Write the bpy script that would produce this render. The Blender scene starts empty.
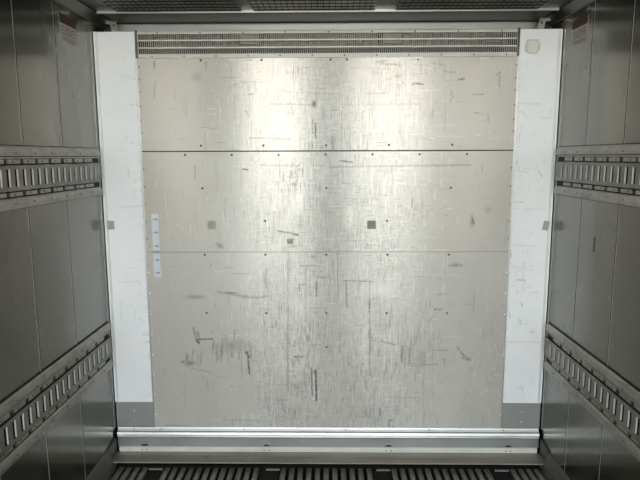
import bpy, bmesh, math, random
import numpy as np
from mathutils import Vector, Matrix, Euler

sc = bpy.context.scene
COL = sc.collection
# ------------------------------------------------------------------ camera, sky, lights, exposure
CAMX, CAMY, CAMZ = 0.006, -2.851, 1.62
cam_d = bpy.data.cameras.new('camera')
cam = bpy.data.objects.new('camera', cam_d); COL.objects.link(cam)
cam_d.sensor_width = 36.0; cam_d.sensor_fit = 'HORIZONTAL'
cam_d.lens = 36.0 * 559.85 / 640.0
cam_d.clip_start = 0.02; cam_d.clip_end = 200
cam.location = (CAMX, CAMY, CAMZ)
PITCH, YAW, ROLL = 0.1483, 0.0145, 0.0033
cam.rotation_euler = (Matrix.Rotation(YAW, 3, 'Z') @ Matrix.Rotation(math.pi/2 - PITCH, 3, 'X') @ Matrix.Rotation(-ROLL, 3, 'Z')).to_euler()
sc.camera = cam

world = bpy.data.worlds.new('sky'); sc.world = world; world.use_nodes = True
wn = world.node_tree.nodes; wl = world.node_tree.links
bgn = wn['Background']; bgn.inputs['Color'].default_value = (0.82, 0.93, 1.0, 1); bgn.inputs['Strength'].default_value = 3.7

def area(name, loc, rot, sx, sy, power, color):
    d = bpy.data.lights.new(name, 'AREA'); d.shape = 'RECTANGLE'; d.size = sx; d.size_y = sy
    d.energy = power; d.color = color
    o = bpy.data.objects.new(name, d); COL.objects.link(o); o.location = loc; o.rotation_euler = rot
    return o
DOOR_Y = -4.3
# portal over the open rear door: only guides sampling of the sky light
pt = area('door_portal', (0, DOOR_Y, 1.15), (math.pi/2, 0, 0), 2.28, 2.28, 1, (1, 1, 1)); pt.data.cycles.is_portal = True
# two added strip lamps, unseen behind the camera, spaced to make the bulkhead's glare
FILL_LAMPS = ((-0.58, 0.60, 15), (0.68, 0.82, 15.5))
for lx, lw, lp in FILL_LAMPS: area('added_lamp_light', (lx, -3.452, 2.258), (math.radians(50), 0, 0), lw, 0.06, lp, (1.0, 0.93, 0.82))

# sun on the yard behind the vehicle: falls from ahead, over the roof, and never enters the load space
sd = bpy.data.lights.new('sun', 'SUN'); sd.energy = 9.0; sd.angle = 0.01; sd.color = (1.0, 0.93, 0.80)
so = bpy.data.objects.new('sun', sd); COL.objects.link(so); so.rotation_euler = Vector((0.30, -0.12, -1.0)).to_track_quat('-Z', 'Y').to_euler()

vs = sc.view_settings
vs.view_transform = 'Standard'; vs.look = 'None'; vs.gamma = 1.0; vs.use_curve_mapping = False
vs.exposure = 0.44
sc.cycles.max_bounces = 12; sc.cycles.diffuse_bounces = 6; sc.cycles.glossy_bounces = 8
sc.cycles.caustics_reflective = True; sc.cycles.blur_glossy = 0.3
sc.cycles.use_denoising = True

random.seed(4); rng = np.random.default_rng(7)

# ------------------------------------------------------------------ materials
def new_mat(name, color=(0.5, 0.5, 0.5), rough=0.5, metal=0.0, spec=0.5, coat=0.0, coat_rough=0.1):
    m = bpy.data.materials.new(name); m.use_nodes = True
    p = m.node_tree.nodes['Principled BSDF']
    p.inputs['Base Color'].default_value = (*color, 1)
    p.inputs['Roughness'].default_value = rough
    p.inputs['Metallic'].default_value = metal
    p.inputs['Specular IOR Level'].default_value = spec
    p.inputs['Coat Weight'].default_value = coat; p.inputs['Coat Roughness'].default_value = coat_rough
    return m

def mottled(name, c1, c2, rough, metal, scale=(3, 3, 3), detail=4, r2=None, bump=0.0, aniso=0.0, tangent=None, noise_contrast=(0.35, 0.65), **kw):
    """two tones of the same surface mixed by object-space noise (dirt, oxide), roughness follows"""
    m = new_mat(name, c1, rough, metal, **kw)
    nt = m.node_tree; n = nt.nodes; l = nt.links; p = n['Principled BSDF']
    tc = n.new('ShaderNodeTexCoord'); mp = n.new('ShaderNodeMapping'); mp.inputs['Scale'].default_value = scale
    nz = n.new('ShaderNodeTexNoise'); nz.inputs['Scale'].default_value = 1.0; nz.inputs['Detail'].default_value = detail
    l.new(tc.outputs['Object'], mp.inputs['Vector']); l.new(mp.outputs['Vector'], nz.inputs['Vector'])
    cr = n.new('ShaderNodeMapRange'); cr.inputs['From Min'].default_value = noise_contrast[0]; cr.inputs['From Max'].default_value = noise_contrast[1]
    l.new(nz.outputs['Fac'], cr.inputs['Value'])
    mx = n.new('ShaderNodeMix'); mx.data_type = 'RGBA'
    mx.inputs[6].default_value = (*c1, 1); mx.inputs[7].default_value = (*c2, 1)
    l.new(cr.outputs['Result'], mx.inputs[0]); l.new(mx.outputs[2], p.inputs['Base Color'])
    if r2 is not None:
        rr = n.new('ShaderNodeMapRange'); rr.inputs['To Min'].default_value = rough; rr.inputs['To Max'].default_value = r2
        l.new(cr.outputs['Result'], rr.inputs['Value']); l.new(rr.outputs['Result'], p.inputs['Roughness'])
    if bump:
        b = n.new('ShaderNodeBump'); b.inputs['Strength'].default_value = bump; b.inputs['Distance'].default_value = 0.002
        l.new(nz.outputs['Fac'], b.inputs['Height']); l.new(b.outputs['Normal'], p.inputs['Normal'])
    if aniso:
        p.inputs['Anisotropic'].default_value = aniso
        if tangent:
            cv = n.new('ShaderNodeCombineXYZ')
            for i in range(3): cv.inputs[i].default_value = tangent[i]
            l.new(cv.outputs[0], p.inputs['Tangent'])
    return m

def worn(name, base, dark, light, rough, metal, **kw):
    """like mottled, plus two mesh attributes: 'wear' (dark scuffs) and 'shine' (pale scratches)"""
    m = mottled(name, base[0], base[1], rough, metal, **kw)
    nt = m.node_tree; n = nt.nodes; l = nt.links; p = n['Principled BSDF']
    src = p.inputs['Base Color'].links[0].from_socket
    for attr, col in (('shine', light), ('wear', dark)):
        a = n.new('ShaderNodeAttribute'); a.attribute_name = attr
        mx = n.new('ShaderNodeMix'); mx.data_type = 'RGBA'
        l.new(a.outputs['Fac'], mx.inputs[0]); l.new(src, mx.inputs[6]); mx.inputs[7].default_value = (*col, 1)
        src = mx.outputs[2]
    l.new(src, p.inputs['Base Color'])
    return m

M = {}
def add_grain(m, amount):
    """fine crossed brush scratches: thin vertical and horizontal streaks in the metal's own colour"""
    nt = m.node_tree; n = nt.nodes; l = nt.links; p = n['Principled BSDF']
    src = p.inputs['Base Color'].links[0].from_socket
    tc = n.new('ShaderNodeTexCoord')
    for sca, th in (((230, 1, 14), .56), ((12, 1, 260), .60), ((90, 1, 90), .60)):
        mp = n.new('ShaderNodeMapping'); mp.inputs['Scale'].default_value = sca; l.new(tc.outputs['Object'], mp.inputs['Vector'])
        nz = n.new('ShaderNodeTexNoise'); nz.inputs['Scale'].default_value = 1.0; nz.inputs['Detail'].default_value = 3; l.new(mp.outputs['Vector'], nz.inputs['Vector'])
        big = n.new('ShaderNodeTexNoise'); big.inputs['Scale'].default_value = 5.0; big.inputs['Detail'].default_value = 3; l.new(tc.outputs['Object'], big.inputs['Vector'])
        a = n.new('ShaderNodeMapRange'); a.inputs['From Min'].default_value = th; a.inputs['From Max'].default_value = th+.16; l.new(nz.outputs['Fac'], a.inputs['Value'])
        b = n.new('ShaderNodeMapRange'); b.inputs['From Min'].default_value = .42; b.inputs['From Max'].default_value = .60; l.new(big.outputs['Fac'], b.inputs['Value'])
        c = n.new('ShaderNodeMath'); c.operation = 'MULTIPLY'; l.new(a.outputs['Result'], c.inputs[0]); l.new(b.outputs['Result'], c.inputs[1])
        d = n.new('ShaderNodeMath'); d.operation = 'MULTIPLY'; d.inputs[1].default_value = amount; l.new(c.outputs[0], d.inputs[0])
        zn = n.new('ShaderNodeAttribute'); zn.attribute_name = 'zone'; e = n.new('ShaderNodeMath'); e.operation = 'MULTIPLY'; l.new(d.outputs[0], e.inputs[0]); l.new(zn.outputs['Fac'], e.inputs[1]); d = e
        mx = n.new('ShaderNodeMix'); mx.data_type = 'RGBA'; mx.inputs[7].default_value = (0.20, 0.20, 0.18, 1)
        l.new(d.outputs[0], mx.inputs[0]); l.new(src, mx.inputs[6]); src = mx.outputs[2]
    l.new(src, p.inputs['Base Color'])
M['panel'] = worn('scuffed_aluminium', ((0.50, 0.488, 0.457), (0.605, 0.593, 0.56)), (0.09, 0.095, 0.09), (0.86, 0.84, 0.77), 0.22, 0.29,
                  scale=(2.5, 1, 1.1), detail=6, noise_contrast=(0.15, 0.85), r2=0.30, aniso=0.96, tangent=(0, 0, 1))
add_grain(M['panel'], 1.15)
def add_pitting(m, strength):
    nt = m.node_tree; n = nt.nodes; l = nt.links; p = n['Principled BSDF']
    tc = n.new('ShaderNodeTexCoord'); acc = None
    for sca in ((120, 1, 20), (180, 1, 180), (16, 1, 140)):
        mp = n.new('ShaderNodeMapping'); mp.inputs['Scale'].default_value = sca; l.new(tc.outputs['Object'], mp.inputs['Vector'])
        nz = n.new('ShaderNodeTexNoise'); nz.inputs['Scale'].default_value = 1.0; nz.inputs['Detail'].default_value = 2; l.new(mp.outputs['Vector'], nz.inputs['Vector'])
        if acc is None: acc = nz.outputs['Fac']
        else:
            ad = n.new('ShaderNodeMath'); ad.operation = 'ADD'; l.new(acc, ad.inputs[0]); l.new(nz.outputs['Fac'], ad.inputs[1]); acc = ad.outputs[0]
    b = n.new('ShaderNodeBump'); b.inputs['Strength'].default_value = strength; b.inputs['Distance'].default_value = 0.0012
    l.new(acc, b.inputs['Height']); l.new(b.outputs['Normal'], p.inputs['Normal'])
add_pitting(M['panel'], 0.16)
M['jamb'] = worn('white_enamel', ((0.80, 0.84, 0.88), (0.85, 0.88, 0.91)), (0.28, 0.28, 0.27), (0.93, 0.94, 0.94), 0.38, 0.0, scale=(4, 4, 4))
M['wall'] = mottled('grey_coated_steel', (0.050, 0.049, 0.042), (0.085, 0.083, 0.072), 0.22, 0.90, scale=(2, 1.3, 0.9), r2=0.32, coat=1.0, coat_rough=0.16)
M['wall'].node_tree.nodes['Principled BSDF'].inputs['Coat IOR'].default_value = 1.72; M['wall'].node_tree.nodes['Principled BSDF'].inputs['Coat Tint'].default_value = (1, 0.98, 0.9, 1)
M['wall_core'] = new_mat('seam_metal', (0.75, 0.75, 0.68), 0.4, 0.2)
M['ceiling'] = mottled('ceiling_steel', (0.085, 0.085, 0.075), (0.105, 0.105, 0.09), 0.34, 0.6, scale=(1, 2, 2), r2=0.36)
M['cove'] = mottled('cove_metal', (0.11, 0.11, 0.095), (0.15, 0.15, 0.13), 0.38, 0.6, scale=(5, 3, 5))
M['rail'] = mottled('galvanised_rail', (0.27, 0.265, 0.24), (0.40, 0.39, 0.355), 0.30, 0.85, scale=(10, 14, 20), r2=0.48)
M['bright'] = mottled('bright_aluminium', (0.70, 0.705, 0.70), (0.62, 0.625, 0.62), 0.32, 0.7, scale=(6, 6, 12))
M['grey'] = mottled('grey_plate', (0.42, 0.44, 0.43), (0.48, 0.50, 0.49), 0.36, 0.5, scale=(4, 4, 6))
M['sill'] = mottled('dull_sill_plate', (0.24, 0.225, 0.19), (0.33, 0.31, 0.27), 0.42, 0.5, scale=(3, 20, 8))
M['slat'] = mottled('dull_floor_slat', (0.20, 0.195, 0.17), (0.32, 0.31, 0.28), 0.48, 0.5, scale=(40, 5, 20))
M['pit'] = new_mat('dark_floor_pan', (0.03, 0.03, 0.028), 0.7)
M['guard_sheet'] = mottled('pale_guard_sheet', (0.75, 0.73, 0.67), (0.5, 0.5, 0.46), 0.5, 0.2, scale=(12, 12, 2))
M['cove_light'] = mottled('grey_guard_sheet', (0.30, 0.30, 0.27), (0.18, 0.18, 0.16), 0.45, 0.3, scale=(9, 9, 2))
M['rail_face'] = mottled('dull_rail_face', (0.17, 0.17, 0.152), (0.25, 0.245, 0.225), 0.34, 0.8, scale=(12, 9, 16))
M['base'] = mottled('dark_base_strip', (0.10, 0.10, 0.09), (0.15, 0.15, 0.135), 0.45, 0.5, scale=(6, 4, 12))
M['web'] = mottled('dull_web', (0.30, 0.32, 0.315), (0.36, 0.38, 0.37), 0.34, 0.5, scale=(4, 4, 6))
M['ridge'] = mottled('pale_ridge', (0.74, 0.745, 0.73), (0.66, 0.665, 0.65), 0.4, 0.15, scale=(8, 6, 12))
M['frame'] = mottled('grille_metal', (0.60, 0.60, 0.56), (0.52, 0.52, 0.49), 0.4, 0.12, scale=(6, 6, 12))
M['bars'] = mottled('slot_bar_metal', (0.46, 0.46, 0.43), (0.36, 0.36, 0.33), 0.5, 0.12, scale=(6, 6, 12))
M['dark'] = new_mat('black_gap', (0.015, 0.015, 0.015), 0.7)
M['rivet'] = new_mat('rivet_metal', (0.10, 0.10, 0.09), 0.5, 0.4)
M['rivet_bright'] = new_mat('bright_rivet', (0.85, 0.85, 0.83), 0.3, 0.8)
M['coil'] = mottled('coil_fins', (0.42, 0.40, 0.36), (0.22, 0.21, 0.18), 0.4, 0.6, scale=(30, 10, 60))
M['mesh'] = new_mat('dark_wire', (0.035, 0.035, 0.03), 0.5, 0.4)
M['tape'] = new_mat('grey_tape', (0.34, 0.36, 0.31), 0.6)
M['tape_dark'] = new_mat('dull_grey_tape', (0.25, 0.255, 0.21), 0.6)
M['white_label'] = new_mat('white_label', (0.60, 0.66, 0.72), 0.55)
M['paper'] = new_mat('pale_paper_rest', (0.68, 0.69, 0.66), 0.6)
M['ink'] = new_mat('label_ink', (0.16, 0.16, 0.16), 0.6)
M['red'] = new_mat('dark_red_print', (0.055, 0.006, 0.008), 0.5)
M['pink'] = new_mat('label_paper', (0.50, 0.46, 0.44), 0.5)
M['green'] = new_mat('green_print', (0.10, 0.22, 0.16), 0.5)
M['residue'] = mottled('glue_residue', (0.60, 0.62, 0.59), (0.52, 0.53, 0.50), 0.6, 0, scale=(40, 40, 40))
M['residue_dark'] = mottled('dirty_residue', (0.42, 0.40, 0.35), (0.30, 0.29, 0.25), 0.6, 0, scale=(60, 60, 60))
M['ground'] = mottled('yard_concrete', (0.30, 0.29, 0.27), (0.36, 0.35, 0.32), 0.8, 0, scale=(1, 1, 1))
M['lens'] = new_mat('lamp_lens', (0.9, 0.88, 0.8), 0.4)

# ------------------------------------------------------------------ helpers
class MB:
    def __init__(s): s.v = []; s.f = []
    def box(s, x0, x1, y0, y1, z0, z1):
        b = len(s.v)
        s.v += [(x0,y0,z0),(x1,y0,z0),(x1,y1,z0),(x0,y1,z0),(x0,y0,z1),(x1,y0,z1),(x1,y1,z1),(x0,y1,z1)]
        s.f += [tuple(b+i for i in q) for q in ((0,3,2,1),(4,5,6,7),(0,1,5,4),(1,2,6,5),(2,3,7,6),(3,0,4,7))]
        return s
    def prism(s, prof, a, b, axis='y'):
        """profile (list of 2-D points) extruded from a to b; axis y: profile is (x,z); axis x: profile is (y,z)"""
        k = len(s.v); n = len(prof)
        for t in (a, b):
            for (p, q) in prof: s.v.append((p, t, q) if axis == 'y' else (t, p, q))
        s.f.append(tuple(k+i for i in range(n))); s.f.append(tuple(k+n+i for i in reversed(range(n))))
        for i in range(n):
            j = (i+1) % n; s.f.append((k+i, k+n+i, k+n+j, k+j))
        return s
    def tube(s, p0, p1, r, seg=6):
        p0 = Vector(p0); p1 = Vector(p1); d = (p1-p0).normalized()
        u = d.orthogonal().normalized(); w = d.cross(u); k = len(s.v)
        for p in (p0, p1):
            for i in range(seg):
                a = 2*math.pi*i/seg; s.v.append(tuple(p + u*math.cos(a)*r + w*math.sin(a)*r))
        for i in range(seg):
            j = (i+1) % seg; s.f.append((k+i, k+j, k+seg+j, k+seg+i))
        s.f.append(tuple(k+i for i in reversed(range(seg)))); s.f.append(tuple(k+seg+i for i in range(seg)))
        return s
    def build(s, name, mat, parent=None, bevel=0.0, origin=None):
        me = bpy.data.meshes.new(name); me.from_pydata(s.v, [], s.f)
        bm = bmesh.new(); bm.from_mesh(me); bmesh.ops.recalc_face_normals(bm, faces=bm.faces); bm.to_mesh(me); bm.free()
        me.materials.append(mat)
        o = bpy.data.objects.new(name, me); COL.objects.link(o)
        if origin is not None:
            for v in me.vertices: v.co -= Vector(origin)
            o.location = origin
        if bevel:
            md = o.modifiers.new('bevel', 'BEVEL'); md.width = bevel; md.segments = 2; md.limit_method = 'ANGLE'
        if parent: attach(o, parent)
        return o
def attach(o, parent):
    o.parent = parent; o.location = o.location - parent.location
def tag(o, label, cat, group=None):
    o['label'] = label; o['category'] = cat
    if group: o['group'] = group
    return o
def structure(o): o['kind'] = 'structure'; return o
def empty(name, loc, label, cat, group=None):
    o = bpy.data.objects.new(name, None); COL.objects.link(o); o.location = loc; o.empty_display_size = 0.05
    return tag(o, label, cat, group)

def dome(name, r, h, mat, seg=8):
    bm = bmesh.new()
    rings = [(r, 0.0), (r*0.85, h*0.6), (r*0.45, h)]
    vs_ = [[bm.verts.new((rr*math.cos(2*math.pi*i/seg), -hh, rr*math.sin(2*math.pi*i/seg))) for i in range(seg)] for rr, hh in rings]
    for a, b in zip(vs_, vs_[1:]):
        for i in range(seg):
            j = (i+1) % seg; bm.faces.new((a[i], a[j], b[j], b[i]))
    bm.faces.new(vs_[-1]); bmesh.ops.recalc_face_normals(bm, faces=bm.faces)
    me = bpy.data.meshes.new(name); bm.to_mesh(me); bm.free(); me.materials.append(mat)
    for p in me.polygons: p.use_smooth = True
    return me
RIV = dome('rivet', 0.0062, 0.0022, M['rivet']); RIV_S = dome('rivet_small', 0.0040, 0.002, M['rivet']); RIV_B = dome('rivet_pale', 0.0045, 0.003, M['rivet_bright'])
def rivet(parent, loc, mesh=None, rz=0.0):
    o = bpy.data.objects.new('rivet', mesh or RIV); COL.objects.link(o)
    o.location = Vector(loc); o.rotation_euler = (0, 0, rz); attach(o, parent); return o

# ------------------------------------------------------------------ the load space
YB = 0.165            # front wall of the body, behind the air bulkhead
Z_COVE, Z_CEIL = 2.275, 2.302
def side_wall(s, seams, name):
    m = MB(); x0 = s*1.15; th = s*0.0012
    edges = [YB] + seams; y = edges[-1]
    while y > DOOR_Y + 0.4: y -= 0.3235; edges.append(y)
    edges.append(DOOR_Y); g = 0.0016
    for a, b in zip(edges, edges[1:]):
        ya, yb = a-(g if a != YB else 0), b+(g if b != DOOR_Y else 0); c = 0.0028
        if s < 0: prof = [(x0-0.006, yb), (x0-0.0015, yb), (x0, yb+c), (x0, ya-c), (x0-0.0015, ya), (x0-0.006, ya)]
        else: prof = [(x0+0.006, yb), (x0+0.0015, yb), (x0, yb+c), (x0, ya-c), (x0+0.0015, ya), (x0+0.006, ya)]
        k = len(m.v)
        for z in (0.0, Z_COVE+0.03):
            for (p, q) in prof: m.v.append((p, q, z))
        for i in range(6):
            j = (i+1) % 6; m.f.append((k+i, k+j, k+6+j, k+6+i))
        m.f.append(tuple(k+i for i in range(6))); m.f.append(tuple(k+6+i for i in range(6)))
    o = structure(m.build(name, M['wall']))
    c = MB().box(min(x0+th, x0+s*0.06), max(x0+th, x0+s*0.06), DOOR_Y, YB+0.06, -0.08, Z_CEIL+0.06).build('wall_core', M['wall_core'])
    c.parent = o
    return o
side_wall(-1, [-0.395, -0.715], 'wall_left')
side_wall(1, [-0.316, -0.640], 'wall_right')
structure(MB().box(-1.15, 1.15, YB, YB+0.06, -0.08, Z_CEIL+0.06).build('wall_back', M['pit']))
structure(MB().box(-1.15, 1.15, DOOR_Y, YB, Z_CEIL, Z_CEIL+0.06).build('ceiling', M['ceiling']))
structure(MB().box(-1.15, 1.15, DOOR_Y, YB, -0.08, -0.045).build('floor', M['pit']))
structure(MB().box(-60, 60, -120, 20, -1.25, -1.2).build('ground', M['ground']))
# coved ceiling mouldings
for i, s in enumerate((-1, 1)):
    prof = [(s*1.15, Z_COVE), (s*1.148, Z_COVE-0.0035), (s*1.145, Z_COVE-0.0035), (s*1.143, Z_COVE+0.002), (s*1.106, Z_CEIL-0.004), (s*1.098, Z_CEIL), (s*1.15, Z_CEIL)]
    structure(MB().prism(prof, DOOR_Y, YB).build('trim_%d' % (i+1), M['cove']))
    structure(MB().box(min(s*1.0935, s*1.085), max(s*1.0935, s*1.085), DOOR_Y, YB, Z_CEIL-0.003, Z_CEIL).build('trim_%d' % (i+5), M['dark']))
# bright aluminium strip across the ceiling
structure(MB().prism([(-0.080, Z_CEIL), (-0.094, Z_CEIL), (-0.094, Z_CEIL-0.012), (-0.091, Z_CEIL-0.012), (-0.090, Z_CEIL-0.003), (-0.080, Z_CEIL-0.003)], -1.085, 1.085, 'x').build('trim_3', M['bright']))
structure(MB().prism([(YB, Z_CEIL-0.004), (YB-0.004, Z_CEIL-0.004), (YB-0.004, Z_CEIL-0.05), (YB, Z_CEIL-0.05)], -1.09, 1.09, 'x').build('trim_4', M['grey']))
# sloping base strips
for s, nm in ((-1, 'baseboard_left'), (1, 'baseboard_right')):
    structure(MB().prism([(s*1.15, 0.104), (s*1.146, 0.104), (s*1.112, 0.004), (s*1.112, -0.03), (s*1.15, -0.03)], DOOR_Y, -0.128).build(nm, M['base'], bevel=0.002))

# ------------------------------------------------------------------ wire guard panels under the ceiling
for (xa, xb, lab) in ((-0.985, -0.40, 'left'), (-0.34, 0.225, 'middle'), (0.325, 0.985, 'right')):
    t = empty('ceiling_wire_guard', ((xa+xb)/2, -0.3, Z_CEIL-0.006),
              {'left': 'dark wire mesh guard under the ceiling, leftmost of three', 'middle': 'dark wire mesh guard under the middle of the ceiling over pale metal',
               'right': 'dark wire mesh guard under the ceiling, rightmost of three'}[lab], 'mesh guard', 'wire mesh guards under the ceiling')
    MB().box(xa, xb, -0.50, -0.105, Z_CEIL-0.0025, Z_CEIL-0.0005).build('backing_sheet', M['guard_sheet'] if lab == 'middle' else M['cove_light'], t)
    m = MB(); x = xa
    while x <= xb: m.tube((x, -0.50, Z_CEIL-0.004), (x, -0.105, Z_CEIL-0.004), 0.0019, 5); x += 0.0272
    y = -0.108
    while y >= -0.5: m.tube((xa, y, Z_CEIL-0.0045), (xb, y, Z_CEIL-0.0045), 0.0022, 5); y -= 0.052
    m.build('wire_mesh', M['mesh'], t)

# ------------------------------------------------------------------ scuffs drawn as surface wear on a fine grid
F_, PT, YW, RL = 559.85, 0.1483, 0.0145, 0.0033
def survey(u, v):
    """position on the bulkhead (x, z) of a mark measured in the photograph"""
    a = (u-320)/F_; b = (240-v)/F_
    cr, sr = math.cos(-RL), math.sin(-RL); a, b = a*cr-b*sr, a*sr+b*cr
    c, s = math.cos(PT), math.sin(PT); y = c+b*s; z = -s+b*c
    cy, sy = math.cos(-YW), math.sin(-YW); x, y = a*cy+y*sy, -a*sy+y*cy
    t = -CAMY/y
    return CAMX + x*t, CAMZ + z*t

class Sheet:
    def __init__(s, x0, x1, z0, z1, step):
        s.x0, s.x1, s.z0, s.z1 = x0, x1, z0, z1
        s.nx = int(round((x1-x0)/step))+1; s.nz = int(round((z1-z0)/step))+1
        s.dx = (x1-x0)/(s.nx-1); s.dz = (z1-z0)/(s.nz-1)
        s.wear = np.zeros((s.nz, s.nx)); s.shine = np.zeros((s.nz, s.nx))
    def line(s, x0, z0, x1, z1, w, a, arr='wear', fade=True):
        A = getattr(s, arr); L = math.hypot(x1-x0, z1-z0); n = max(2, int(L/(s.dx*0.6)))
        for k in range(n):
            t = k/(n-1); x = x0+(x1-x0)*t; z = z0+(z1-z0)*t
            al = a*(1-(2*t-1)**4*0.7) if fade else a*random.choice((.35, .6, .8, 1, 1))
            if not fade: x += random.gauss(0, .0010); z += random.gauss(0, .0010)
            cx = (x-s.x0)/s.dx; cz = (z-s.z0)/s.dz; rx = w/s.dx; 
            i0, i1 = int(math.floor(cx-rx-0.5)), int(math.ceil(cx+rx+0.5)); j0, j1 = int(math.floor(cz-rx-0.5)), int(math.ceil(cz+rx+0.5))
            for j in range(max(0, j0), min(s.nz-1, j1)+1):
                for i in range(max(0, i0), min(s.nx-1, i1)+1):
                    d = math.hypot(i-cx, j-cz); f = min(1, max(0, rx+0.5-d))
                    if f*al > A[j, i]: A[j, i] = f*al
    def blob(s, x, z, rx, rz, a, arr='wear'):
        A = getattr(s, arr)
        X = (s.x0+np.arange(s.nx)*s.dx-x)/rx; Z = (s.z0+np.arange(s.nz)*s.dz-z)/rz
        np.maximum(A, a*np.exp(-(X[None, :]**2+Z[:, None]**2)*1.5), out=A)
    def build(s, name, y, mat, thick, parent=None):
        X, Z = np.meshgrid(s.x0+np.arange(s.nx)*s.dx, s.z0+np.arange(s.nz)*s.dz)
        co = np.stack([X.ravel(), np.full(X.size, y), Z.ravel()], 1)
        idx = np.arange(X.size).reshape(s.nz, s.nx)
        q = np.stack([idx[:-1, :-1].ravel(), idx[:-1, 1:].ravel(), idx[1:, 1:].ravel(), idx[1:, :-1].ravel()], 1)
        n = len(co)
        back = [(s.x0, y+thick, s.z0), (s.x1, y+thick, s.z0), (s.x1, y+thick, s.z1), (s.x0, y+thick, s.z1)]
        c = [int(idx[0, 0]), int(idx[0, -1]), int(idx[-1, -1]), int(idx[-1, 0])]
        faces = [tuple(r) for r in q.tolist()] + [(n+3, n+2, n+1, n)]
        bot = [int(i) for i in idx[0, :]]; top = [int(i) for i in idx[-1, :]]; lf = [int(i) for i in idx[:, 0]]; rt = [int(i) for i in idx[:, -1]]
        faces += [tuple([n, n+1] + bot[::-1]), tuple([n+2, n+3] + top), tuple([n+3, n] + lf), tuple([n+1, n+2] + rt[::-1])]
        me = bpy.data.meshes.new(name); me.from_pydata(co.tolist() + back, [], faces)
        Zn = np.array([min(1.0, 0.12+1.1*density(x, 0)) for x in s.x0+np.arange(s.nx)*s.dx])[None, :].repeat(s.nz, 0)
        for nm, A in (('wear', s.wear), ('shine', s.shine), ('zone', Zn)):
            at = me.attributes.new(nm, 'FLOAT', 'POINT'); at.data.foreach_set('value', np.concatenate([A.ravel(), np.zeros(4)]).astype(np.float32))
        me.materials.append(mat)
        o = bpy.data.objects.new(name, me); COL.objects.link(o)
        if parent: o.parent = parent; o.location = -parent.location
        return o

def density(x, z):
    """how scuffed the bulkhead is: two worn columns in the middle, quieter at the sides"""
    d = 0.9*math.exp(-((x+0.12)/0.13)**2) + 0.75*math.exp(-((x-0.25)/0.20)**2) + 0.45*math.exp(-((x+0.33)/0.12)**2) + 0.12
    if abs(x) > 0.62: d *= 0.3
    return d
def scuff(sh, n_v, n_h, n_dot):
    for kind, n in (('v', n_v), ('h', n_h), ('d', n_dot)):
        k = 0
        while k < n:
            x = random.uniform(sh.x0, sh.x1); z = random.uniform(sh.z0, sh.z1)
            if random.random() > density(x, z): continue
            k += 1; arr = 'shine' if random.random() < 0.5 else 'wear'
            a = random.uniform(0.16, 0.62) * (1.8 if random.random() < 0.08 else 1)
            if arr == 'shine': a = min(0.9, a*1.8)
            if kind == 'v':
                L = random.expovariate(1/0.038); sh.line(x, z, x+random.uniform(-.004, .004), z-L, 0.0011, a, arr)
            elif kind == 'h':
                L = random.expovariate(1/0.022); sh.line(x, z, x+L, z+random.uniform(-.004, .004), 0.0011, a*0.9, arr)
            else:
                sh.line(x, z, x+.003, z+.002, random.choice((0.001, 0.0018)), min(0.75, a*1.9), arr)
def mk(sh, pts, w=0.0018, a=0.5, arr='wear'):
    for (p, q) in zip(pts, pts[1:]):
        x0, z0 = survey(*p); x1, z1 = survey(*q); sh.line(x0, z0, x1, z1, w+.0008, min(1, a*1.6), arr, fade=False)
def mb(sh, u, v, rx, rz, a, arr='wear'):
    x, z = survey(u, v); sh.blob(x, z, rx, rz, min(1, a*1.4), arr)

PX = 0.938; S = 0.0042
top = Sheet(-PX, PX, 1.650, 2.100, S); mid = Sheet(-PX, PX, 1.1325, 1.644, S); low = Sheet(-PX, PX, 0.166, 1.1305, S)
scuff(top, 900, 700, 800); scuff(mid, 900, 800, 1400); scuff(low, 2000, 1100, 2800)
# measured marks, upper sheet
mk(top, [(313, 119), (313, 124)], a=.5); mk(top, [(315.5, 123), (315.5, 138)], .0028, .85); mk(top, [(312.5, 126), (312.5, 134)], .0015, .5)
mb(top, 314, 104, .012, .02, .75); mk(top, [(270, 104), (290, 104.3), (312, 105)], .002, .35); mk(top, [(271, 92), (340, 93.5)], .0012, .25)
mk(top, [(376, 62), (386, 61)], .0025, .6); mk(top, [(382, 64), (400, 64.5)], .002, .45); mk(top, [(413, 83.5), (423, 84)], .0028, .8); mk(top, [(400, 62), (400, 67)], .002, .4)
mk(top, [(316, 88), (316, 108)], .0012, .5); mk(top, [(350, 68), (390, 69)], .0012, .3); mk(top, [(365, 93.5), (385, 93)], .0012, .4); mk(top, [(340, 104.5), (420, 104)], .0012, .25)
mk(top, [(154, 62), (154.5, 68)], .003, .45); mk(top, [(155, 82), (154, 98)], .0018, .3); mk(top, [(206, 62), (206, 70)], .0018, .35); mk(top, [(497, 75), (500, 72), (499, 88)], .002, .35)
mk(top, [(459, 79.5), (464, 79)], .0025, .6); mk(top, [(472, 94), (484, 94.5)], .0015, .4); mk(top, [(432, 63), (443, 65)], .0015, .3); mk(top, [(445, 71.5), (455, 72.5)], .0015, .4); mk(top, [(451, 90), (453, 96), (450, 102)], .0015, .35)
mk(top, [(248, 94.5), (253, 94)], .002, .5); mk(top, [(246, 111), (249, 117)], .002, .45); mb(top, 398, 76, .02, .012, .30)
mk(top, [(250, 138), (290, 139)], .0025, .3); mk(top, [(240, 82), (268, 82)], .002, .25); mb(top, 197, 77, .03, .03, .18)
mk(top, [(332, 137), (333, 150)], .003, .35); mb(top, 333, 140, .02, .03, .25)
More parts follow.
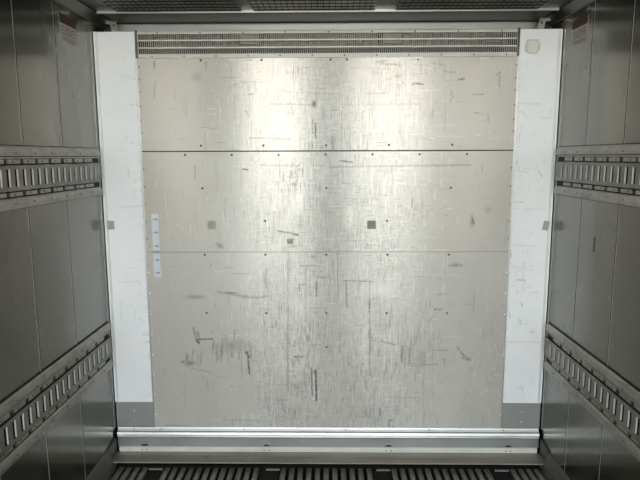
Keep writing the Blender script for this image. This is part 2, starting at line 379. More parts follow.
# middle sheet
mk(mid, [(243, 169), (248, 170)], .003, .6); mk(mid, [(340, 161), (352, 162)], .0025, .6); mk(mid, [(195, 166), (195, 179)], .0018, .35); mk(mid, [(183, 190), (184, 202)], .001, .2)
mb(mid, 472, 222, .012, .03, .35); mk(mid, [(472, 216), (474, 224)], .0025, .6); mk(mid, [(330, 167), (470, 165)], .0035, .22); mk(mid, [(260, 165), (300, 166)], .002, .35)
mk(mid, [(278, 231), (296, 234)], .0022, .6); mk(mid, [(293, 234.7), (298, 234.5)], .003, .7); mk(mid, [(288, 239.5), (293.5, 239.5)], .003, .55); mb(mid, 220, 246, .02, .015, .35); mk(mid, [(217, 243), (223, 248)], .002, .5)
for _ in range(26):
    u = random.uniform(290, 300); v = random.uniform(163, 185); mk(mid, [(u, v), (u+.3, v+random.uniform(1, 3))], .0016, random.uniform(.3, .7))
for _ in range(130):
    u = random.gauss(352, 7) if random.random() < .6 else random.gauss(390, 22); v = random.uniform(195, 250); mk(mid, [(u, v), (u+random.uniform(-2, 2), v+random.uniform(-1, 1))], .0014, random.uniform(.15, .5), random.choice(('wear', 'shine')))
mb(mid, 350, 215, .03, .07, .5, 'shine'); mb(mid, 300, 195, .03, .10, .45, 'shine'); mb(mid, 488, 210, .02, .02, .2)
# lower sheet
for _ in range(46):   # grey rub with drips, left of centre
    u = random.uniform(212, 252); v = random.gauss(344, 5); L = random.uniform(4, 16); mk(low, [(u, v), (u, v+L)], .0018, random.uniform(.18, .5))
for _ in range(16):
    u = random.uniform(184, 202); v = 352+abs(random.gauss(0, 4))+(u-184)*-.3; mk(low, [(u, v), (u-.5, v+random.uniform(4, 11))], .0018, random.uniform(.2, .45))
for _ in range(8):
    u = random.uniform(192, 199); v = random.uniform(327, 333); mk(low, [(u, v), (u+1, v+random.uniform(5, 10))], .0018, random.uniform(.25, .5))
mb(low, 190, 363, .035, .018, .42); mb(low, 183, 362, .012, .01, .5); mk(low, [(197, 339.5), (213, 339)], .0024, .95); mk(low, [(196, 339), (199, 343)], .004, .85)
mb(low, 232, 346, .09, .035, .24); mk(low, [(247.5, 352), (249.5, 374)], .0035, .75); mk(low, [(245, 352), (250.5, 358)], .003, .5); mk(low, [(190, 368), (211, 372)], .0016, .35)
mb(low, 230, 293, .05, .006, .55); mk(low, [(218, 292), (236, 295), (258, 298), (268, 296)], .0045, .24); mb(low, 250, 297, .05, .010, .22); mk(low, [(267, 268), (266, 282), (268.5, 296)], .003, .28); mb(low, 265, 280, .012, .05, .25); mb(low, 195, 297, .06, .012, .30); mb(low, 245, 297, .03, .012, .25)
mk(low, [(311.5, 368), (312.5, 396)], .0028, .6); mk(low, [(315.5, 370), (316.5, 400)], .0042, .9); mk(low, [(313.8, 370), (315, 399)], .0018, .8, 'shine'); mb(low, 314, 372, .01, .012, .45)
mk(low, [(369.5, 282), (369.8, 375)], .0014, .5); mk(low, [(369.5, 300), (369.5, 312)], .0026, .6); mk(low, [(369.8, 330), (369.8, 352)], .0024, .55); mk(low, [(345, 280.5), (372, 281.5)], .0016, .55)
mk(low, [(346, 280), (347, 308)], .0022, .45); mk(low, [(288, 252), (288, 392)], .0014, .5); mk(low, [(287.5, 320), (287.5, 385)], .002, .32); mk(low, [(305.5, 268), (305.5, 322)], .0012, .4)
mk(low, [(299.5, 284), (299.5, 291)], .0022, .65); mk(low, [(316.5, 282), (316.5, 296)], .0022, .75); mk(low, [(337.5, 250), (337.5, 280)], .0016, .4); mk(low, [(300, 266), (316, 265.5)], .0022, .4); mk(low, [(318, 277.5), (327, 277)], .002, .4)
mk(low, [(294, 356.5), (303, 357)], .002, .7); mk(low, [(294, 356), (296.5, 358)], .003, .75); mk(low, [(380, 409), (380.3, 416)], .0022, .75); mk(low, [(389, 428), (389, 420), (393, 420)], .0022, .5)
for _ in range(60):
    u = random.uniform(290, 312); v = random.uniform(320, 375); mk(low, [(u, v), (u, v+random.uniform(2, 8))], .0015, random.uniform(.2, .5), random.choice(('wear', 'wear', 'shine')))
for _ in range(50):
    u = random.gauss(412, 9); v = random.gauss(345, 10); mk(low, [(u, v), (u, v+random.uniform(6, 16))], .0015, random.uniform(.12, .36))
mk(low, [(402, 346), (402, 362)], .0035, .5); mk(low, [(381, 341), (396, 345)], .0025, .35); mk(low, [(457, 347), (463, 355), (470, 360)], .0035, .45); mk(low, [(462, 358), (469, 360), (470, 357)], .003, .4)
mk(low, [(434, 309), (441, 309.5)], .002, .6); mk(low, [(448, 266), (462, 265)], .002, .45); mb(low, 456, 265, .03, .012, .32); mk(low, [(412, 366), (438, 363.5)], .002, .35); mk(low, [(433, 350.5), (448, 350)], .0015, .4); mk(low, [(428, 321), (432, 318)], .002, .4)
mk(low, [(385, 397), (420, 398)], .0022, .25); mk(low, [(437, 294.5), (446, 294)], .0014, .4); mb(low, 412, 364, .05, .008, .22); mk(low, [(165, 425), (190, 426)], .0022, .2)
mk(low, [(222, 420), (262, 420.5)], .002, .25); mk(low, [(269, 398), (269, 412)], .0016, .4); mk(low, [(276, 400), (288, 400)], .0016, .4); mk(low, [(268, 384), (320, 385)], .0012, .3); mk(low, [(365, 379), (366, 388), (369, 392)], .002, .3)
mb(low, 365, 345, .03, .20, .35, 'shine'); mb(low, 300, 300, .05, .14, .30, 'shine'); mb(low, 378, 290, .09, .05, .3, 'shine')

def bulkhead(name, sh, label, rows, edge_z, pale=()):
    t = empty(name, (0, 0.0, sh.z0), label, 'metal panel', 'aluminium sheets of the front bulkhead')
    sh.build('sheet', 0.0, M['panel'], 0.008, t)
    for z, xs in rows:
        for x in xs: rivet(t, (x, 0.0, z))
    for z in edge_z:
        for s in (-1, 1): rivet(t, (s*(PX-0.009), 0, z), RIV_B if pale else RIV_S)
    return t
r5 = [-0.634+0.3155*i for i in range(5)]; r7 = [-0.716+0.2365*i for i in range(7)]
bp_top = bulkhead('bulkhead_panel', top, 'upper aluminium bulkhead sheet below the slotted grille, brightest in its middle', [(1.675, r5), (2.09, [-0.62, -0.32, 0.02, 0.1, 0.45])], [1.74, 1.80, 1.87, 1.94, 2.0, 2.06])
bp_mid = bulkhead('bulkhead_panel', mid, 'middle aluminium bulkhead sheet carrying two grey tape squares', [(1.629, r7), (1.461, [r5[0], r5[2], r5[4]]), (1.293, [-0.317, 0.308])], [1.2, 1.29, 1.38, 1.47, 1.56])
bp_low = bulkhead('bulkhead_panel', low, 'tallest lowest aluminium bulkhead sheet with grey scrapes and drip marks', [(1.117, r5), (0.806, r5), (0.62, [r5[2]])], [0.24+0.112*i for i in range(8)], pale=True)
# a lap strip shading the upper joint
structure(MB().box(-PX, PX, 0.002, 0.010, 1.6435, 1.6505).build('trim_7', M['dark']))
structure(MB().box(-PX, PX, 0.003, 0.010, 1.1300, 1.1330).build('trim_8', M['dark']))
# small cover tabs at the top of the upper sheet
for (u0, u1, v0, v1) in ((229, 252, 58.5, 60.5), (400, 423, 57, 59.2), (479, 489, 57, 60)):
    x0, z1 = survey(u0, v0); x1, z0 = survey(u1, v1)
    o = MB().box(x0, x1, -0.004, 0.0, z0, z1).build('cover_tab', M['grey'], bp_top, bevel=0.001); o['label'] = 'small grey tab'

# ------------------------------------------------------------------ return-air grille above the sheets
gr = empty('air_grille', (0, 0, 2.10), 'long slotted metal air grille with three rows of narrow slots above the sheets', 'air grille')
GX = 0.934; fr = MB()
for z0, z1 in ((2.1012, 2.1205), (2.1468, 2.1532), (2.1818, 2.1882), (2.2155, 2.229)): fr.box(-GX, GX, -0.001, 0.003, z0, z1)
fr.box(-GX, -GX+0.006, -0.001, 0.003, 2.1012, 2.229); fr.box(GX-0.006, GX, -0.001, 0.003, 2.1012, 2.229)
fr.box(-GX, GX, -0.001, 0.02, 2.227, 2.229)
fr.build('grille_frame', M['frame'], gr)
bars = MB(); x = -GX+0.0085
while x < GX-0.006:
    for z0, z1 in ((2.1205, 2.1468), (2.1532, 2.1818), (2.1882, 2.2155)): bars.box(x-0.0016, x+0.0016, -0.0005, 0.0025, z0, z1)
    x += 0.01003
bars.build('slot_bars', M['bars'], gr)
for x in [-0.83+0.21*i for i in range(9)]: rivet(gr, (x, -0.001, 2.2215), RIV_S)
for x in [-0.86+0.158*i for i in range(12)]: rivet(gr, (x, -0.001, 2.110), RIV_S)
MB().box(-0.9365, -0.930, -0.008, 0.006, 2.1012, 2.232).build('end_bar', M['rivet'], gr); MB().box(0.930, 0.9365, -0.008, 0.006, 2.1012, 2.232).build('end_bar', M['rivet'], gr)

# evaporator coil standing behind the grille
ev = empty('evaporator_coil', (0, 0.08, 2.15), 'finned cooling coil half hidden behind the slotted grille', 'cooling coil')
m = MB(); x = -0.80
while x < 0.80:
    if not (-0.425 < x < -0.325 or 0.275 < x < 0.375): m.box(x, x+0.0035, 0.045, 0.13, 2.166, 2.236)
    x += 0.0138
m.box(-0.80, 0.80, 0.128, 0.131, 2.164, 2.168).build('fins', M['coil'], ev)
m = MB()
for z in (2.175, 2.2, 2.224):
    m.tube((-0.88, 0.075, z), (0.88, 0.075, z), 0.005, 8); m.tube((-0.88, 0.11, z-.006), (0.88, 0.11, z-.006), 0.005, 8)
m.build('tubes', M['rail'], ev)
for xa, xb in ((-0.43, -0.335), (0.275, 0.37)):
    MB().box(xa, xb, 0.03, 0.04, 2.172, 2.23).build('cover_plate', M['cove_light'], ev, bevel=.002)
    MB().box(xa, xb, 0.028, 0.031, 2.166, 2.172).build('red_strip', M['red'], ev)
for xa in (-0.335, 0.26): MB().box(xa, xa+0.02, 0.025, 0.12, 2.16, 2.235).build('bracket', M['rivet'], ev)
MB().box(-0.86, 0.86, 0.04, 0.135, 2.160, 2.164).build('drip_tray', M['cove'], ev)
for xa in (-0.885, 0.87): MB().box(xa, xa+0.015, 0.04, 0.135, 2.16, 2.235).build('end_plate', M['cove'], ev)

# ------------------------------------------------------------------ white side covers
def jamb(s, label):
    t = empty('side_cover', (s*1.04, 0, 0.31), label, 'white panel', 'white enamelled side covers of the bulkhead')
    a, b = (-1.1435, -0.9405) if s < 0 else (0.9395, 1.1435)
    sh = Sheet(a, b, 0.313, 2.226, 0.0042)
    inner = (lambda d: b-d) if s < 0 else (lambda d: a+d)
    for _ in range(250 if s > 0 else 170):
        z = random.choice((random.uniform(0.33, 2.15), random.gauss(1.1, 0.3), random.gauss(1.55, .15))); d = abs(random.gauss(0.0, 0.05)) if s < 0 else random.uniform(0.0, 0.17)
        x = inner(d); L = random.expovariate(1/0.014)
        al = random.uniform(.10, .40) if random.random() < .85 else random.uniform(.4, .7)
        if random.random() < .72: sh.line(x, z, x+random.choice((-1, 1))*L, z+random.uniform(-.004, .004), .0012, al)
        else: sh.line(x, z, x, z-L, .0014, al)
    for _ in range(60):
        sh.line(inner(random.uniform(0, .012)), random.uniform(.35, 2.1), inner(random.uniform(0, .02)), 0, .001, 0)
        x = inner(random.uniform(.0, .01)); z = random.uniform(.35, 2.1); sh.line(x, z, x, z-random.uniform(.005, .03), .0015, random.uniform(.2, .5))
    marks = {-1: [([(147, 254.5), (147.5, 260)], .005, .55), ([(121, 207), (143, 206)], .0012, .45), ([(119, 282), (140, 281)], .003, .18), ([(143, 334), (152, 334)], .003, .4), ([(145, 341), (150, 342)], .0025, .6), ([(126, 163), (128, 170)], .001, .4), ([(131, 105), (136, 105)], .002, .45), ([(122, 300), (121, 322)], .002, .2), ([(128, 78), (136, 80)], .003, .2)],
             1: [([(509.5, 250), (510, 257)], .005, .6), ([(517, 279.5), (525, 280)], .004, .5), ([(510, 245), (535, 246)], .002, .35), ([(512, 266), (532, 270)], .0014, .35), ([(521, 303), (522, 306)], .003, .6), ([(519, 319), (521, 324)], .003, .55), ([(530, 331), (533, 332)], .003, .6), ([(509, 312), (509.5, 318)], .002, .6), ([(507, 341.5), (540, 342)], .003, .35), ([(515, 171), (528, 172)], .0012, .4), ([(538, 170), (541, 176)], .003, .4), ([(516, 160), (519, 170)], .004, .25), ([(515, 103.5), (540, 104)], .0015, .4), ([(520, 110), (527, 118)], .0015, .3), ([(516, 202), (523, 202)], .0025, .5), ([(525, 209), (545, 209)], .0018, .3), ([(523, 262), (523, 290)], .003, .25), ([(521, 385), (523, 395)], .003, .3), ([(540, 118), (552, 118)], .004, .2)]}[s]
    for pts, w, al in marks: mk(sh, pts, w*.7, al*.75)
    sh.build('cover_sheet', -0.006, M['jamb'], 0.010, t)
    ed = s*(1.118); 
    MB().box(min(s*1.124, s*1.134), max(s*1.124, s*1.134), -0.011, -0.0062, 0.313, 2.226).build('edge_trim', M['ridge'], t, bevel=.001)
    MB().box(min(s*0.934, s*0.9385), max(s*0.934, s*0.9385), -0.0065, 0.0, 0.166, 2.10).build('joint_strip', M['bright'], t)
    # the angle on the side wall that closes the corner
    MB().box(min(s*1.1495, s*1.1475), max(s*1.1495, s*1.1475), -0.026, -0.008, 0.17, 2.224).build('corner_angle', M['grey'], t)
    k = MB().box(min(s*1.142, s*0.9405), max(s*1.142, s*0.9405), -0.003, 0.006, 0.168, 0.3125).build('foot_plate', M['grey'], t, bevel=.001); k['label'] = 'grey foot plate'
    for z in (0.262, 0.205): rivet(t, (s*1.044, -0.003, z), RIV_B)
    return t
jamb(-1, 'tall white enamelled cover at the left of the bulkhead'); jamb(1, 'tall white enamelled cover at the right of the bulkhead with a glue patch')
def ragged(x0, x1, z0, z1, y, th, name, mat, n=20, jit=.12, power=4):
    cx, cz, rx, rz = (x0+x1)/2, (z0+z1)/2, (x1-x0)/2, (z1-z0)/2; pr = []
    for i in range(n):
        a = 2*math.pi*i/n; c, s = math.cos(a), math.sin(a); r = (abs(c)**power+abs(s)**power)**(-1/power)*(1+random.uniform(-jit, jit*.3))
        pr.append((cx+c*r*rx, cz+s*r*rz))
    return MB().prism(pr, y, y-th).build(name, mat, origin=(cx, y, cz))
o = ragged(0.962, 1.038, 2.108, 2.180, -0.0062, 0.0006, 'glue_patch', M['residue']); tag(o, 'rounded grey glue patch near the top of the right white cover', 'glue residue')
c = ragged(0.978, 1.026, 2.116, 2.172, -0.0069, 0.0005, 'torn_paper', M['paper'], jit=.08); attach(c, o)
# ------------------------------------------------------------------ tape, labels
def patch(name, x0, x1, z0, z1, y, mat, rot=0.0, th=0.0007):
    cx, cz = (x0+x1)/2, (z0+z1)/2; w, h = (x1-x0)/2, (z1-z0)/2
    o = MB().box(-w, w, -th, 0, -h, h).build(name, mat); o.location = (cx, y, cz); o.rotation_euler = (0, rot, 0); return o
G = 'squares of grey tape'
tag(patch('tape_square', -0.613, -0.571, 1.251, 1.295, 0, M['tape']), 'grey tape square on the middle sheet, left of its centre', 'tape', G)
tag(patch('tape_square', 0.207, 0.251, 1.251, 1.294, 0, M['tape_dark']), 'grey tape square on the middle sheet, right of its centre', 'tape', G)
tag(patch('tape_square', -1.127, -1.092, 1.252, 1.297, -0.012, M['tape']), 'grey tape square on the left white cover beside the corner', 'tape', G)
tag(patch('tape_square', 1.098, 1.127, 1.245, 1.292, -0.012, M['tape'], rot=0.22), 'tilted grey tape square on the right white cover', 'tape', G)
def wall_patch(name, s, y0, y1, z0, z1, mat, rot=0.0, th=0.0008, off=0.0):
    w, h = (y1-y0)/2, (z1-z0)/2
    o = MB().box(0, -s*th, -w, w, -h, h).build(name, mat); o.location = (s*(1.15-off), (y0+y1)/2, (z0+z1)/2); o.rotation_euler = (rot, 0, 0); return o
tag(wall_patch('tape_square', -1, -0.135, -0.045, 1.258, 1.306, M['tape_dark'], off=.0003), 'dull grey tape square on the left side wall beside the corner', 'tape', G)
tag(wall_patch('tape_square', 1, -0.115, -0.025, 1.252, 1.298, M['tape_dark'], rot=-0.15, off=.0003), 'dull grey tape square on the right side wall beside the corner', 'tape', G)
tag(wall_patch('scuff_mark', 1, -0.468, -0.452, 1.21, 1.275, M['rivet']), 'short dark vertical scuff mark on the right side wall', 'scuff mark')
o = tag(ragged(-0.206, -0.174, 1.172, 1.200, 0.0, 0.0006, 'label_remnant', M['residue_dark'], jit=.1), 'small torn brownish label remnant low on the middle sheet', 'label remnant')
# height scale in two strips
def scale_strip(x, z0, z1, marks, label):
    t = empty('scale_strip', (x, 0, z0), label, 'label strip', 'pale height scale strips on the bulkhead')
    patch('strip', x-0.0185, x+0.0185, z0, z1, 0, M['white_label']).parent = None
    o = [q for q in COL.objects if q.name.startswith('strip')][-1]; attach(o, t)
    for z in marks:
        for dx, w, h in ((-0.011, 0.008, 0.003), (0.000, 0.005, 0.010), (0.008, 0.006, 0.010)):
            p = patch('mark', x+dx-w/2, x+dx+w/2, z-h/2, z+h/2, -0.0007, M['ink'], th=.0003); attach(p, t)
scale_strip(-0.884, 1.139, 1.330, (1.303, 1.234, 1.163), 'upper pale scale strip beside the left white cover, on the middle sheet')
scale_strip(-0.884, 1.000, 1.125, (1.090, 1.022), 'lower pale scale strip beside the left white cover, on the lowest sheet')
# warning stickers high on the side walls
def sticker(s, yc, label):
    t = empty('warning_sticker', (s*1.15, yc, 2.18), label, 'sticker', 'warning stickers on the side walls')
    def p(name, y0, y1, z0, z1, mat, off, **k):
        o = wall_patch(name, s, y0, y1, z0, z1, mat, off=off, **k); attach(o, t); return o
    p('paper', yc-0.08, yc+0.08, 2.125, 2.232, M['pink'], 0)
    p('header', yc-0.08, yc+0.08, 2.198, 2.236, M['red'], .0008)
    m = MB(); n = 14
    for i in range(n):
        a0, a1 = 2*math.pi*i/n, 2*math.pi*(i+1)/n
        m.tube((s*1.149, yc+.024*math.cos(a0), 2.168+.018*math.sin(a0)), (s*1.149, yc+.024*math.cos(a1), 2.168+.018*math.sin(a1)), .0018, 4)
    m.tube((s*1.149, yc-.017, 2.18), (s*1.149, yc+.017, 2.156), .0018, 4)
    m.build('pictogram', M['ink'], t)
    for k in range(3):
        for y0, y1 in ((-.066, -.033), (.034, .066)): p('text_line', yc+y0, yc+y1, 2.181-.014*k, 2.185-.014*k, M['ink'], .0008)
    for k in range(2): p('text_line', yc-.064, yc+.060, 2.137-.007*k, 2.1395-.007*k, M['ink'], .0008)
    return t
st = sticker(-1, -0.265, 'red headed warning sticker high on the left side wall'); sticker(1, -0.180, 'red headed warning sticker high on the right side wall')
g = wall_patch('green_mark', -1, -0.362, -0.347, 2.160, 2.198, M['green']); attach(g, st)

# ------------------------------------------------------------------ logistics rails on the side walls
def rail(s, z0, z1, y_first, label):
    t = empty('cargo_rail', (s*1.15, -0.04, z0), label, 'cargo rail', 'slotted steel cargo rails on the side walls')
    H = z1-z0; zz = lambda f: z1-H*f; X = lambda d: s*(1.15-d)
    ya, yb = DOOR_Y+0.05, -0.035
    def flange(f0, f1, name):
        pr = [(X(0), zz(f0)), (X(0.010), zz(f0)), (X(0.014), zz(f0+.025)), (X(0.018), zz(f0+.10)), (X(0.018), zz(f1-.02)), (X(0.014), zz(f1)), (X(0), zz(f1))]
        MB().prism(pr, ya, yb).build(name, M['rail'], t)
    flange(0.0, 0.165, 'upper_flange'); flange(0.825, 1.0, 'lower_flange')
    MB().box(min(X(0), X(.012)), max(X(0), X(.012)), ya, yb, zz(.205), zz(.178)).build('upper_lip', M['rail'], t)
    # dark channels with pressed tabs
    for f0, f1, nm in ((.165, .30, 'upper_channel'), (.72, .825, 'lower_channel')):
        MB().box(min(X(0), X(.002)), max(X(0), X(.002)), ya, yb, zz(f1), zz(f0)).build(nm, M['dark'], t)
        m = MB(); y = y_first - 0.010
        g0, g1 = (.215, .285) if f0 < .5 else (.735, .80)
        while y > ya+.1:
            m.box(min(X(.001), X(.010)), max(X(.001), X(.010)), y-0.082, y, zz(g1), zz(g0)); y -= 0.107
        m.build(nm+'_tabs', M['rail'], t)
    # slotted face: plate with real rectangular holes
    fA, fB, sA, sB = .30, .72, .37, .645
    m = MB(); d0, d1 = .013, .016; w = 0.0235
    xs = sorted((X(d0), X(d1)))
    m.box(xs[0], xs[1], ya, yb, zz(sA), zz(fA)); m.box(xs[0], xs[1], ya, yb, zz(fB), zz(sB))
    y = y_first; prev = yb
    while y > ya+0.06:
        m.box(xs[0], xs[1], y+w/2, prev, zz(sB), zz(sA)); prev = y-w/2
        y -= 0.0535
    m.box(xs[0], xs[1], ya, prev, zz(sB), zz(sA))
    # folded-in edges of the plate
    m.box(min(X(.002), X(d1)), max(X(.002), X(d1)), ya, yb, zz(fA+.008), zz(fA)); m.box(min(X(.002), X(d1)), max(X(.002), X(d1)), ya, yb, zz(fB), zz(fB-.008))
    rm = MB().box(min(X(.0095), X(d0-.001)), max(X(.0095), X(d0-.001)), -1.95, yb, zz(sA), zz(sA)+.002)
    y = y_first
    while y > ya+0.06:      # turned-in rims of each slot
        m.box(min(X(.006), X(d1+.0002)), max(X(.006), X(d1+.0002)), y-w/2-.0018, y-w/2+.0002, zz(sB), zz(sA))
        if y > -1.9: rm.box(min(X(.0095), X(d1)), max(X(.0095), X(d1)), y+w/2-.0006, y+w/2+.0010, zz(sB), zz(sA))
        y -= 0.0535
    m.build('slotted_face', M['rail_face'], t); rm.build('lit_slot_rims', M['ridge'], t)  # camera-facing rims paler than the plate: caught light put into their colour
    sl = MB()  # dark strips round the rail edges: gap shade drawn as colour
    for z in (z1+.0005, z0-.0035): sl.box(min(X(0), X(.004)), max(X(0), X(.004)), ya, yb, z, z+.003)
    sl.box(min(X(0), X(.003)), max(X(0), X(.003)), yb-.001, yb, z0-.0035, z1+.0035).build('edge_shade', M['dark'], t)
    MB().box(min(X(0), X(.002)), max(X(0), X(.002)), ya, yb, zz(fB), zz(fA)).build('backing', M['dark'], t)
    y = y_first-0.02; k = 0
    while y > -1.55:
        rivet(t, (X(.018), y, zz(.115)), RIV_S, rz=-s*math.pi/2 if s > 0 else math.pi/2)
        rivet(t, (X(.018), y-.03, zz(.91)), RIV_S, rz=-s*math.pi/2 if s > 0 else math.pi/2); y -= 0.134
    y = y_first-0.064
    while y > -1.35:
        for f in (.25, .768): rivet(t, (X(.010), y, zz(f)), RIV_S, rz=-s*math.pi/2 if s > 0 else math.pi/2)
        y -= 0.107
    return t
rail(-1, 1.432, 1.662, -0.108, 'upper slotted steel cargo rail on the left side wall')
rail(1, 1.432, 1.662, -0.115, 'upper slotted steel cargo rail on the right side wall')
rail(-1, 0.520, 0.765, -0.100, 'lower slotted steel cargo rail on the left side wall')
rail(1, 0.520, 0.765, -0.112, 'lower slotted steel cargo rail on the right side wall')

# ------------------------------------------------------------------ kick rail along the foot of the bulkhead
kr = empty('kick_rail', (0, -0.02, 0.036), 'bright ridged aluminium kick rail along the foot of the bulkhead', 'kick rail')
KX = 1.138
MB().prism([(0.008, 0.166), (-0.004, 0.166), (-0.006, 0.160), (-0.008, 0.148), (-0.020, 0.145), (-0.024, 0.134), (-0.018, 0.128), (0.008, 0.128)], -KX, KX, 'x').build('top_ridge', M['bright'], kr)
MB().prism([(0.008, 0.128), (-0.014, 0.128), (-0.019, 0.118), (-0.012, 0.110), (-0.016, 0.062), (0.008, 0.062)], -KX, KX, 'x').build('web', M['web'], kr)
MB().prism([(0.008, 0.063), (-0.024, 0.063), (-0.028, 0.058), (-0.026, 0.037), (0.008, 0.036)], -KX+.01, KX-.01, 'x').build('bottom_ridge', M['ridge'], kr)
for x in (-0.991, -0.328, 0.331, 0.974):
    b = MB().box(x-0.02, x+0.02, -0.021, -0.010, 0.066, 0.082).build('bracket', M['rail'], kr, bevel=.002)
    MB().box(x-0.013, x+0.013, -0.0215, -0.0205, 0.070, 0.078).build('recess', M['dark'], b) .location = (0, 0, 0)
    for dx in (-0.013, 0.013): rivet(kr, (x+dx, -0.027, 0.048), RIV_S)
for x in (-0.9, -0.45, 0.1, 0.55, 0.95, -1.05): rivet(kr, (x, -0.006, 0.157), RIV_S)
sp = tag(MB().prism([(-0.026, 0.036), (-0.128, 0.038), (-0.131, 0.036), (-0.131, 0.030), (-0.126, 0.031), (-0.026, 0.031)], -1.148, 1.148, 'x').build('sill_plate', M['sill']), 'dull grey sill plate between kick rail and floor slats', 'sill plate')
MB().box(-1.147, 1.147, -0.1335, -0.1312, 0.0335, 0.0365).build('front_lip', M['bright'], sp)
for (u0, v0, u1, v1) in ((241, 456.5, 245, 452.5), (198.5, 455.5, 202, 453.5)):
    x0, x1 = (u0-328)*.00505, (u1-328)*.00505; y0, y1 = -.036-(v0-450)*.0085, -.036-(v1-450)*.0085
    a = MB().tube((x0, y0, .0372), (x1, y1, .0370), .0022, 4).build('scrape', M['ink'], sp)
for s in (-1, 1):   # dark side cheeks closing the sill at the walls
    structure(MB().prism([(-0.030, 0.118), (-0.128, 0.104), (-0.128, 0.0), (-0.030, 0.0)], min(s*1.1495, s*1.140), max(s*1.1495, s*1.140), 'x').build('trim_%d' % (9 if s < 0 else 10), M['base']))

# ------------------------------------------------------------------ slatted floor gratings
def grating(x0, n, label, pitch=0.0428, w=0.027):
    t = empty('floor_grating', (x0+n*pitch/2, -0.115, -0.04), label, 'floor grating', 'slatted metal floor gratings')
    m = MB()
    for i in range(n):
        a = x0+i*pitch
        m.prism([(a, -0.006), (a+.002, -0.003), (a+.005, -0.0035), (a+w/2, -0.0015), (a+w-.005, -0.0035), (a+w-.002, -0.003), (a+w, -0.006), (a+w, -0.012), (a+w*.62, -0.013), (a+w*.62, -0.044), (a+w*.38, -0.044), (a+w*.38, -0.013), (a, -0.012)], DOOR_Y+.02, -0.115)
    m.build('slats', M['slat'], t)
    return t
P_ = 0.0428
grating(-0.9295-4*P_, 4, 'floor grating nearest the left side wall')
grating(-0.856, 12, 'floor grating second from the left, of twelve slats')
grating(-0.243, 11, 'floor grating in front of the middle of the sill plate', pitch=0.0449)
grating(0.336, 12, 'floor grating second from the right, of twelve slats', pitch=0.0440)
grating(0.957, 4, 'floor grating nearest the right side wall', pitch=0.0410)
for i, xc in enumerate((-0.905, -0.286, 0.295, 0.915)):
    structure(MB().box(xc-0.036, xc+0.036, -0.118, -0.108, -0.016, -0.009).build('trim_%d' % (11+i), M['bright']))

# brackets where the cove mouldings meet the front wall
for s, w in ((-1, 'left'), (1, 'right')):
    t = tag(MB().prism([(s*1.115, 2.300), (s*1.050, 2.300), (s*1.050, 2.297), (s*1.062, 2.297), (s*1.055, 2.245), (s*1.085, 2.245), (s*1.092, 2.282), (s*1.115, 2.284)], 0.085, 0.095).build('cove_bracket', M['rail']),
        'small pale angle bracket at the %s end of the ceiling joint' % w, 'bracket', 'brackets under the ceiling corners')
    rv = rivet(t, (s*1.072, 0.085, 2.276), RIV)

# bodies of the added ceiling lamps and the open rear doorway
for (lx, lw, lp), side in zip(FILL_LAMPS, ('left', 'right')):
    tag(MB().prism([(-3.44, 2.302), (-3.434, 2.290), (-3.476, 2.240), (-3.52, 2.250), (-3.54, 2.302)], lx-lw/2-.02, lx+lw/2+.02, 'x').build('added_lamp', M['lens'], bevel=.006),
        'slim wedge shaped strip lamp on the %s half of the ceiling near the doors' % side, 'lamp', 'strip lamps on the ceiling')

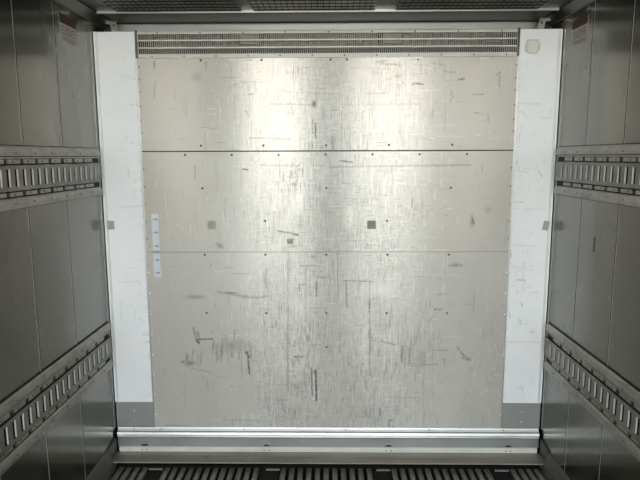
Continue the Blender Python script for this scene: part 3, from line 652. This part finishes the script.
# ------------------------------------------------------------------ the person taking the photograph, behind the camera
def person(x, y):
    t = empty('person', (x, y, 0.0), 'person in dark jacket and trousers holding a phone up with both hands', 'person')
    def skin(name, verts, edges, radii, mat, sub=2):
        me = bpy.data.meshes.new(name); bm = bmesh.new(); ly = bm.verts.layers.skin.verify()
        bv = [bm.verts.new(v) for v in verts]
        for i, r in enumerate(radii): bv[i][ly].radius = (r, r) if not isinstance(r, tuple) else r
        bv[0][ly].use_root = True
        for e in edges: bm.edges.new((bv[e[0]], bv[e[1]]))
        bm.to_mesh(me); bm.free(); me.materials.append(mat)
        o = bpy.data.objects.new(name, me); COL.objects.link(o)
        md = o.modifiers.new('skin', 'SKIN'); md.use_smooth_shade = True; sb = o.modifiers.new('sub', 'SUBSURF'); sb.levels = sb.render_levels = sub
        o.parent = t; return o
    V = [(0,0,.93),(0,0,1.08),(0,0,1.25),(0,-.01,1.40),(0,0,1.49),(0,.02,1.56)]; E_ = [(0,1),(1,2),(2,3),(3,4),(4,5)]; R = [(.15,.11),(.14,.10),(.17,.11),(.15,.09),(.055,.055),(.05,.05)]
    for s in (-1, 1):
        k = len(V); V += [(s*.17,0,1.41),(s*.22,.10,1.20),(s*.115,.27,1.38),(s*.085,.30,1.44)]; E_ += [(3,k),(k,k+1),(k+1,k+2),(k+2,k+3)]; R += [.062,.05,.036,.03]
        k = len(V); V += [(s*.10,0,.88),(s*.11,.01,.50),(s*.12,-.02,.09),(s*.13,.11,.045)]; E_ += [(0,k),(k,k+1),(k+1,k+2),(k+2,k+3)]; R += [.092,.062,.045,.04]
    skin('body', V, E_, R, M['cloth'])
    for s in (-1, 1):      # hands: palm, four unequal fingers and a thumb closing on the phone
        V = [(s*.085,.30,1.44),(s*.083,.325,1.50)]; E_ = [(0,1)]; R = [.026,.030]
        for q, L in enumerate((.9,1.0,.93,.75)):
            k = len(V); z = 1.535+.0-.021*q+.02
            V += [(s*.088,.335,z),(s*.082,.352,z+.012*L),(s*.060*(2-L),.358,z+.014)]; E_ += [(1,k),(k,k+1),(k+1,k+2)]; R += [.010,.009,.008]
        k = len(V); V += [(s*.078,.312,1.525),(s*.062,.318,1.545)]; E_ += [(1,k),(k,k+1)]; R += [.011,.009]
        skin('hand', V, E_, R, M['skin'])
    bm = bmesh.new(); bmesh.ops.create_uvsphere(bm, u_segments=24, v_segments=18, radius=.105)
    for v in bm.verts:
        v.co.x *= .76; v.co.z *= 1.12; v.co.y *= .92
        if v.co.z < 0: v.co.x *= 1+v.co.z*2.2; 
        if v.co.y > .07 and abs(v.co.x) < .02 and -.045 < v.co.z < .02: v.co.y += .022
    me = bpy.data.meshes.new('head'); bm.to_mesh(me); bm.free(); me.materials.append(M['skin'])
    h = bpy.data.objects.new('head', me); COL.objects.link(h); h.location = (0,.03,1.655); h.parent = t
    bm = bmesh.new(); bmesh.ops.create_uvsphere(bm, u_segments=24, v_segments=18, radius=.112)
    bmesh.ops.delete(bm, geom=[v for v in bm.verts if v.co.z < -.02 or (v.co.y > .05 and v.co.z < .06)], context='VERTS')
    for v in bm.verts: v.co.x *= .80; v.co.z *= 1.12; v.co.y *= .95
    me = bpy.data.meshes.new('hair'); bm.to_mesh(me); bm.free(); me.materials.append(M['dark'])
    h = bpy.data.objects.new('hair', me); COL.objects.link(h); h.location = (0,.02,1.66); h.parent = t
    p = tag(MB().box(x-.076, x+.076, y+.338, y+.346, 1.515, 1.59).build('phone', M['dark'], bevel=.003), 'black phone held up in both hands', 'phone')
M['cloth'] = new_mat('dark_cloth', (0.035, 0.035, 0.04), 0.9); M['skin'] = new_mat('skin', (0.50, 0.33, 0.25), 0.55)
person(0.045, -3.20)
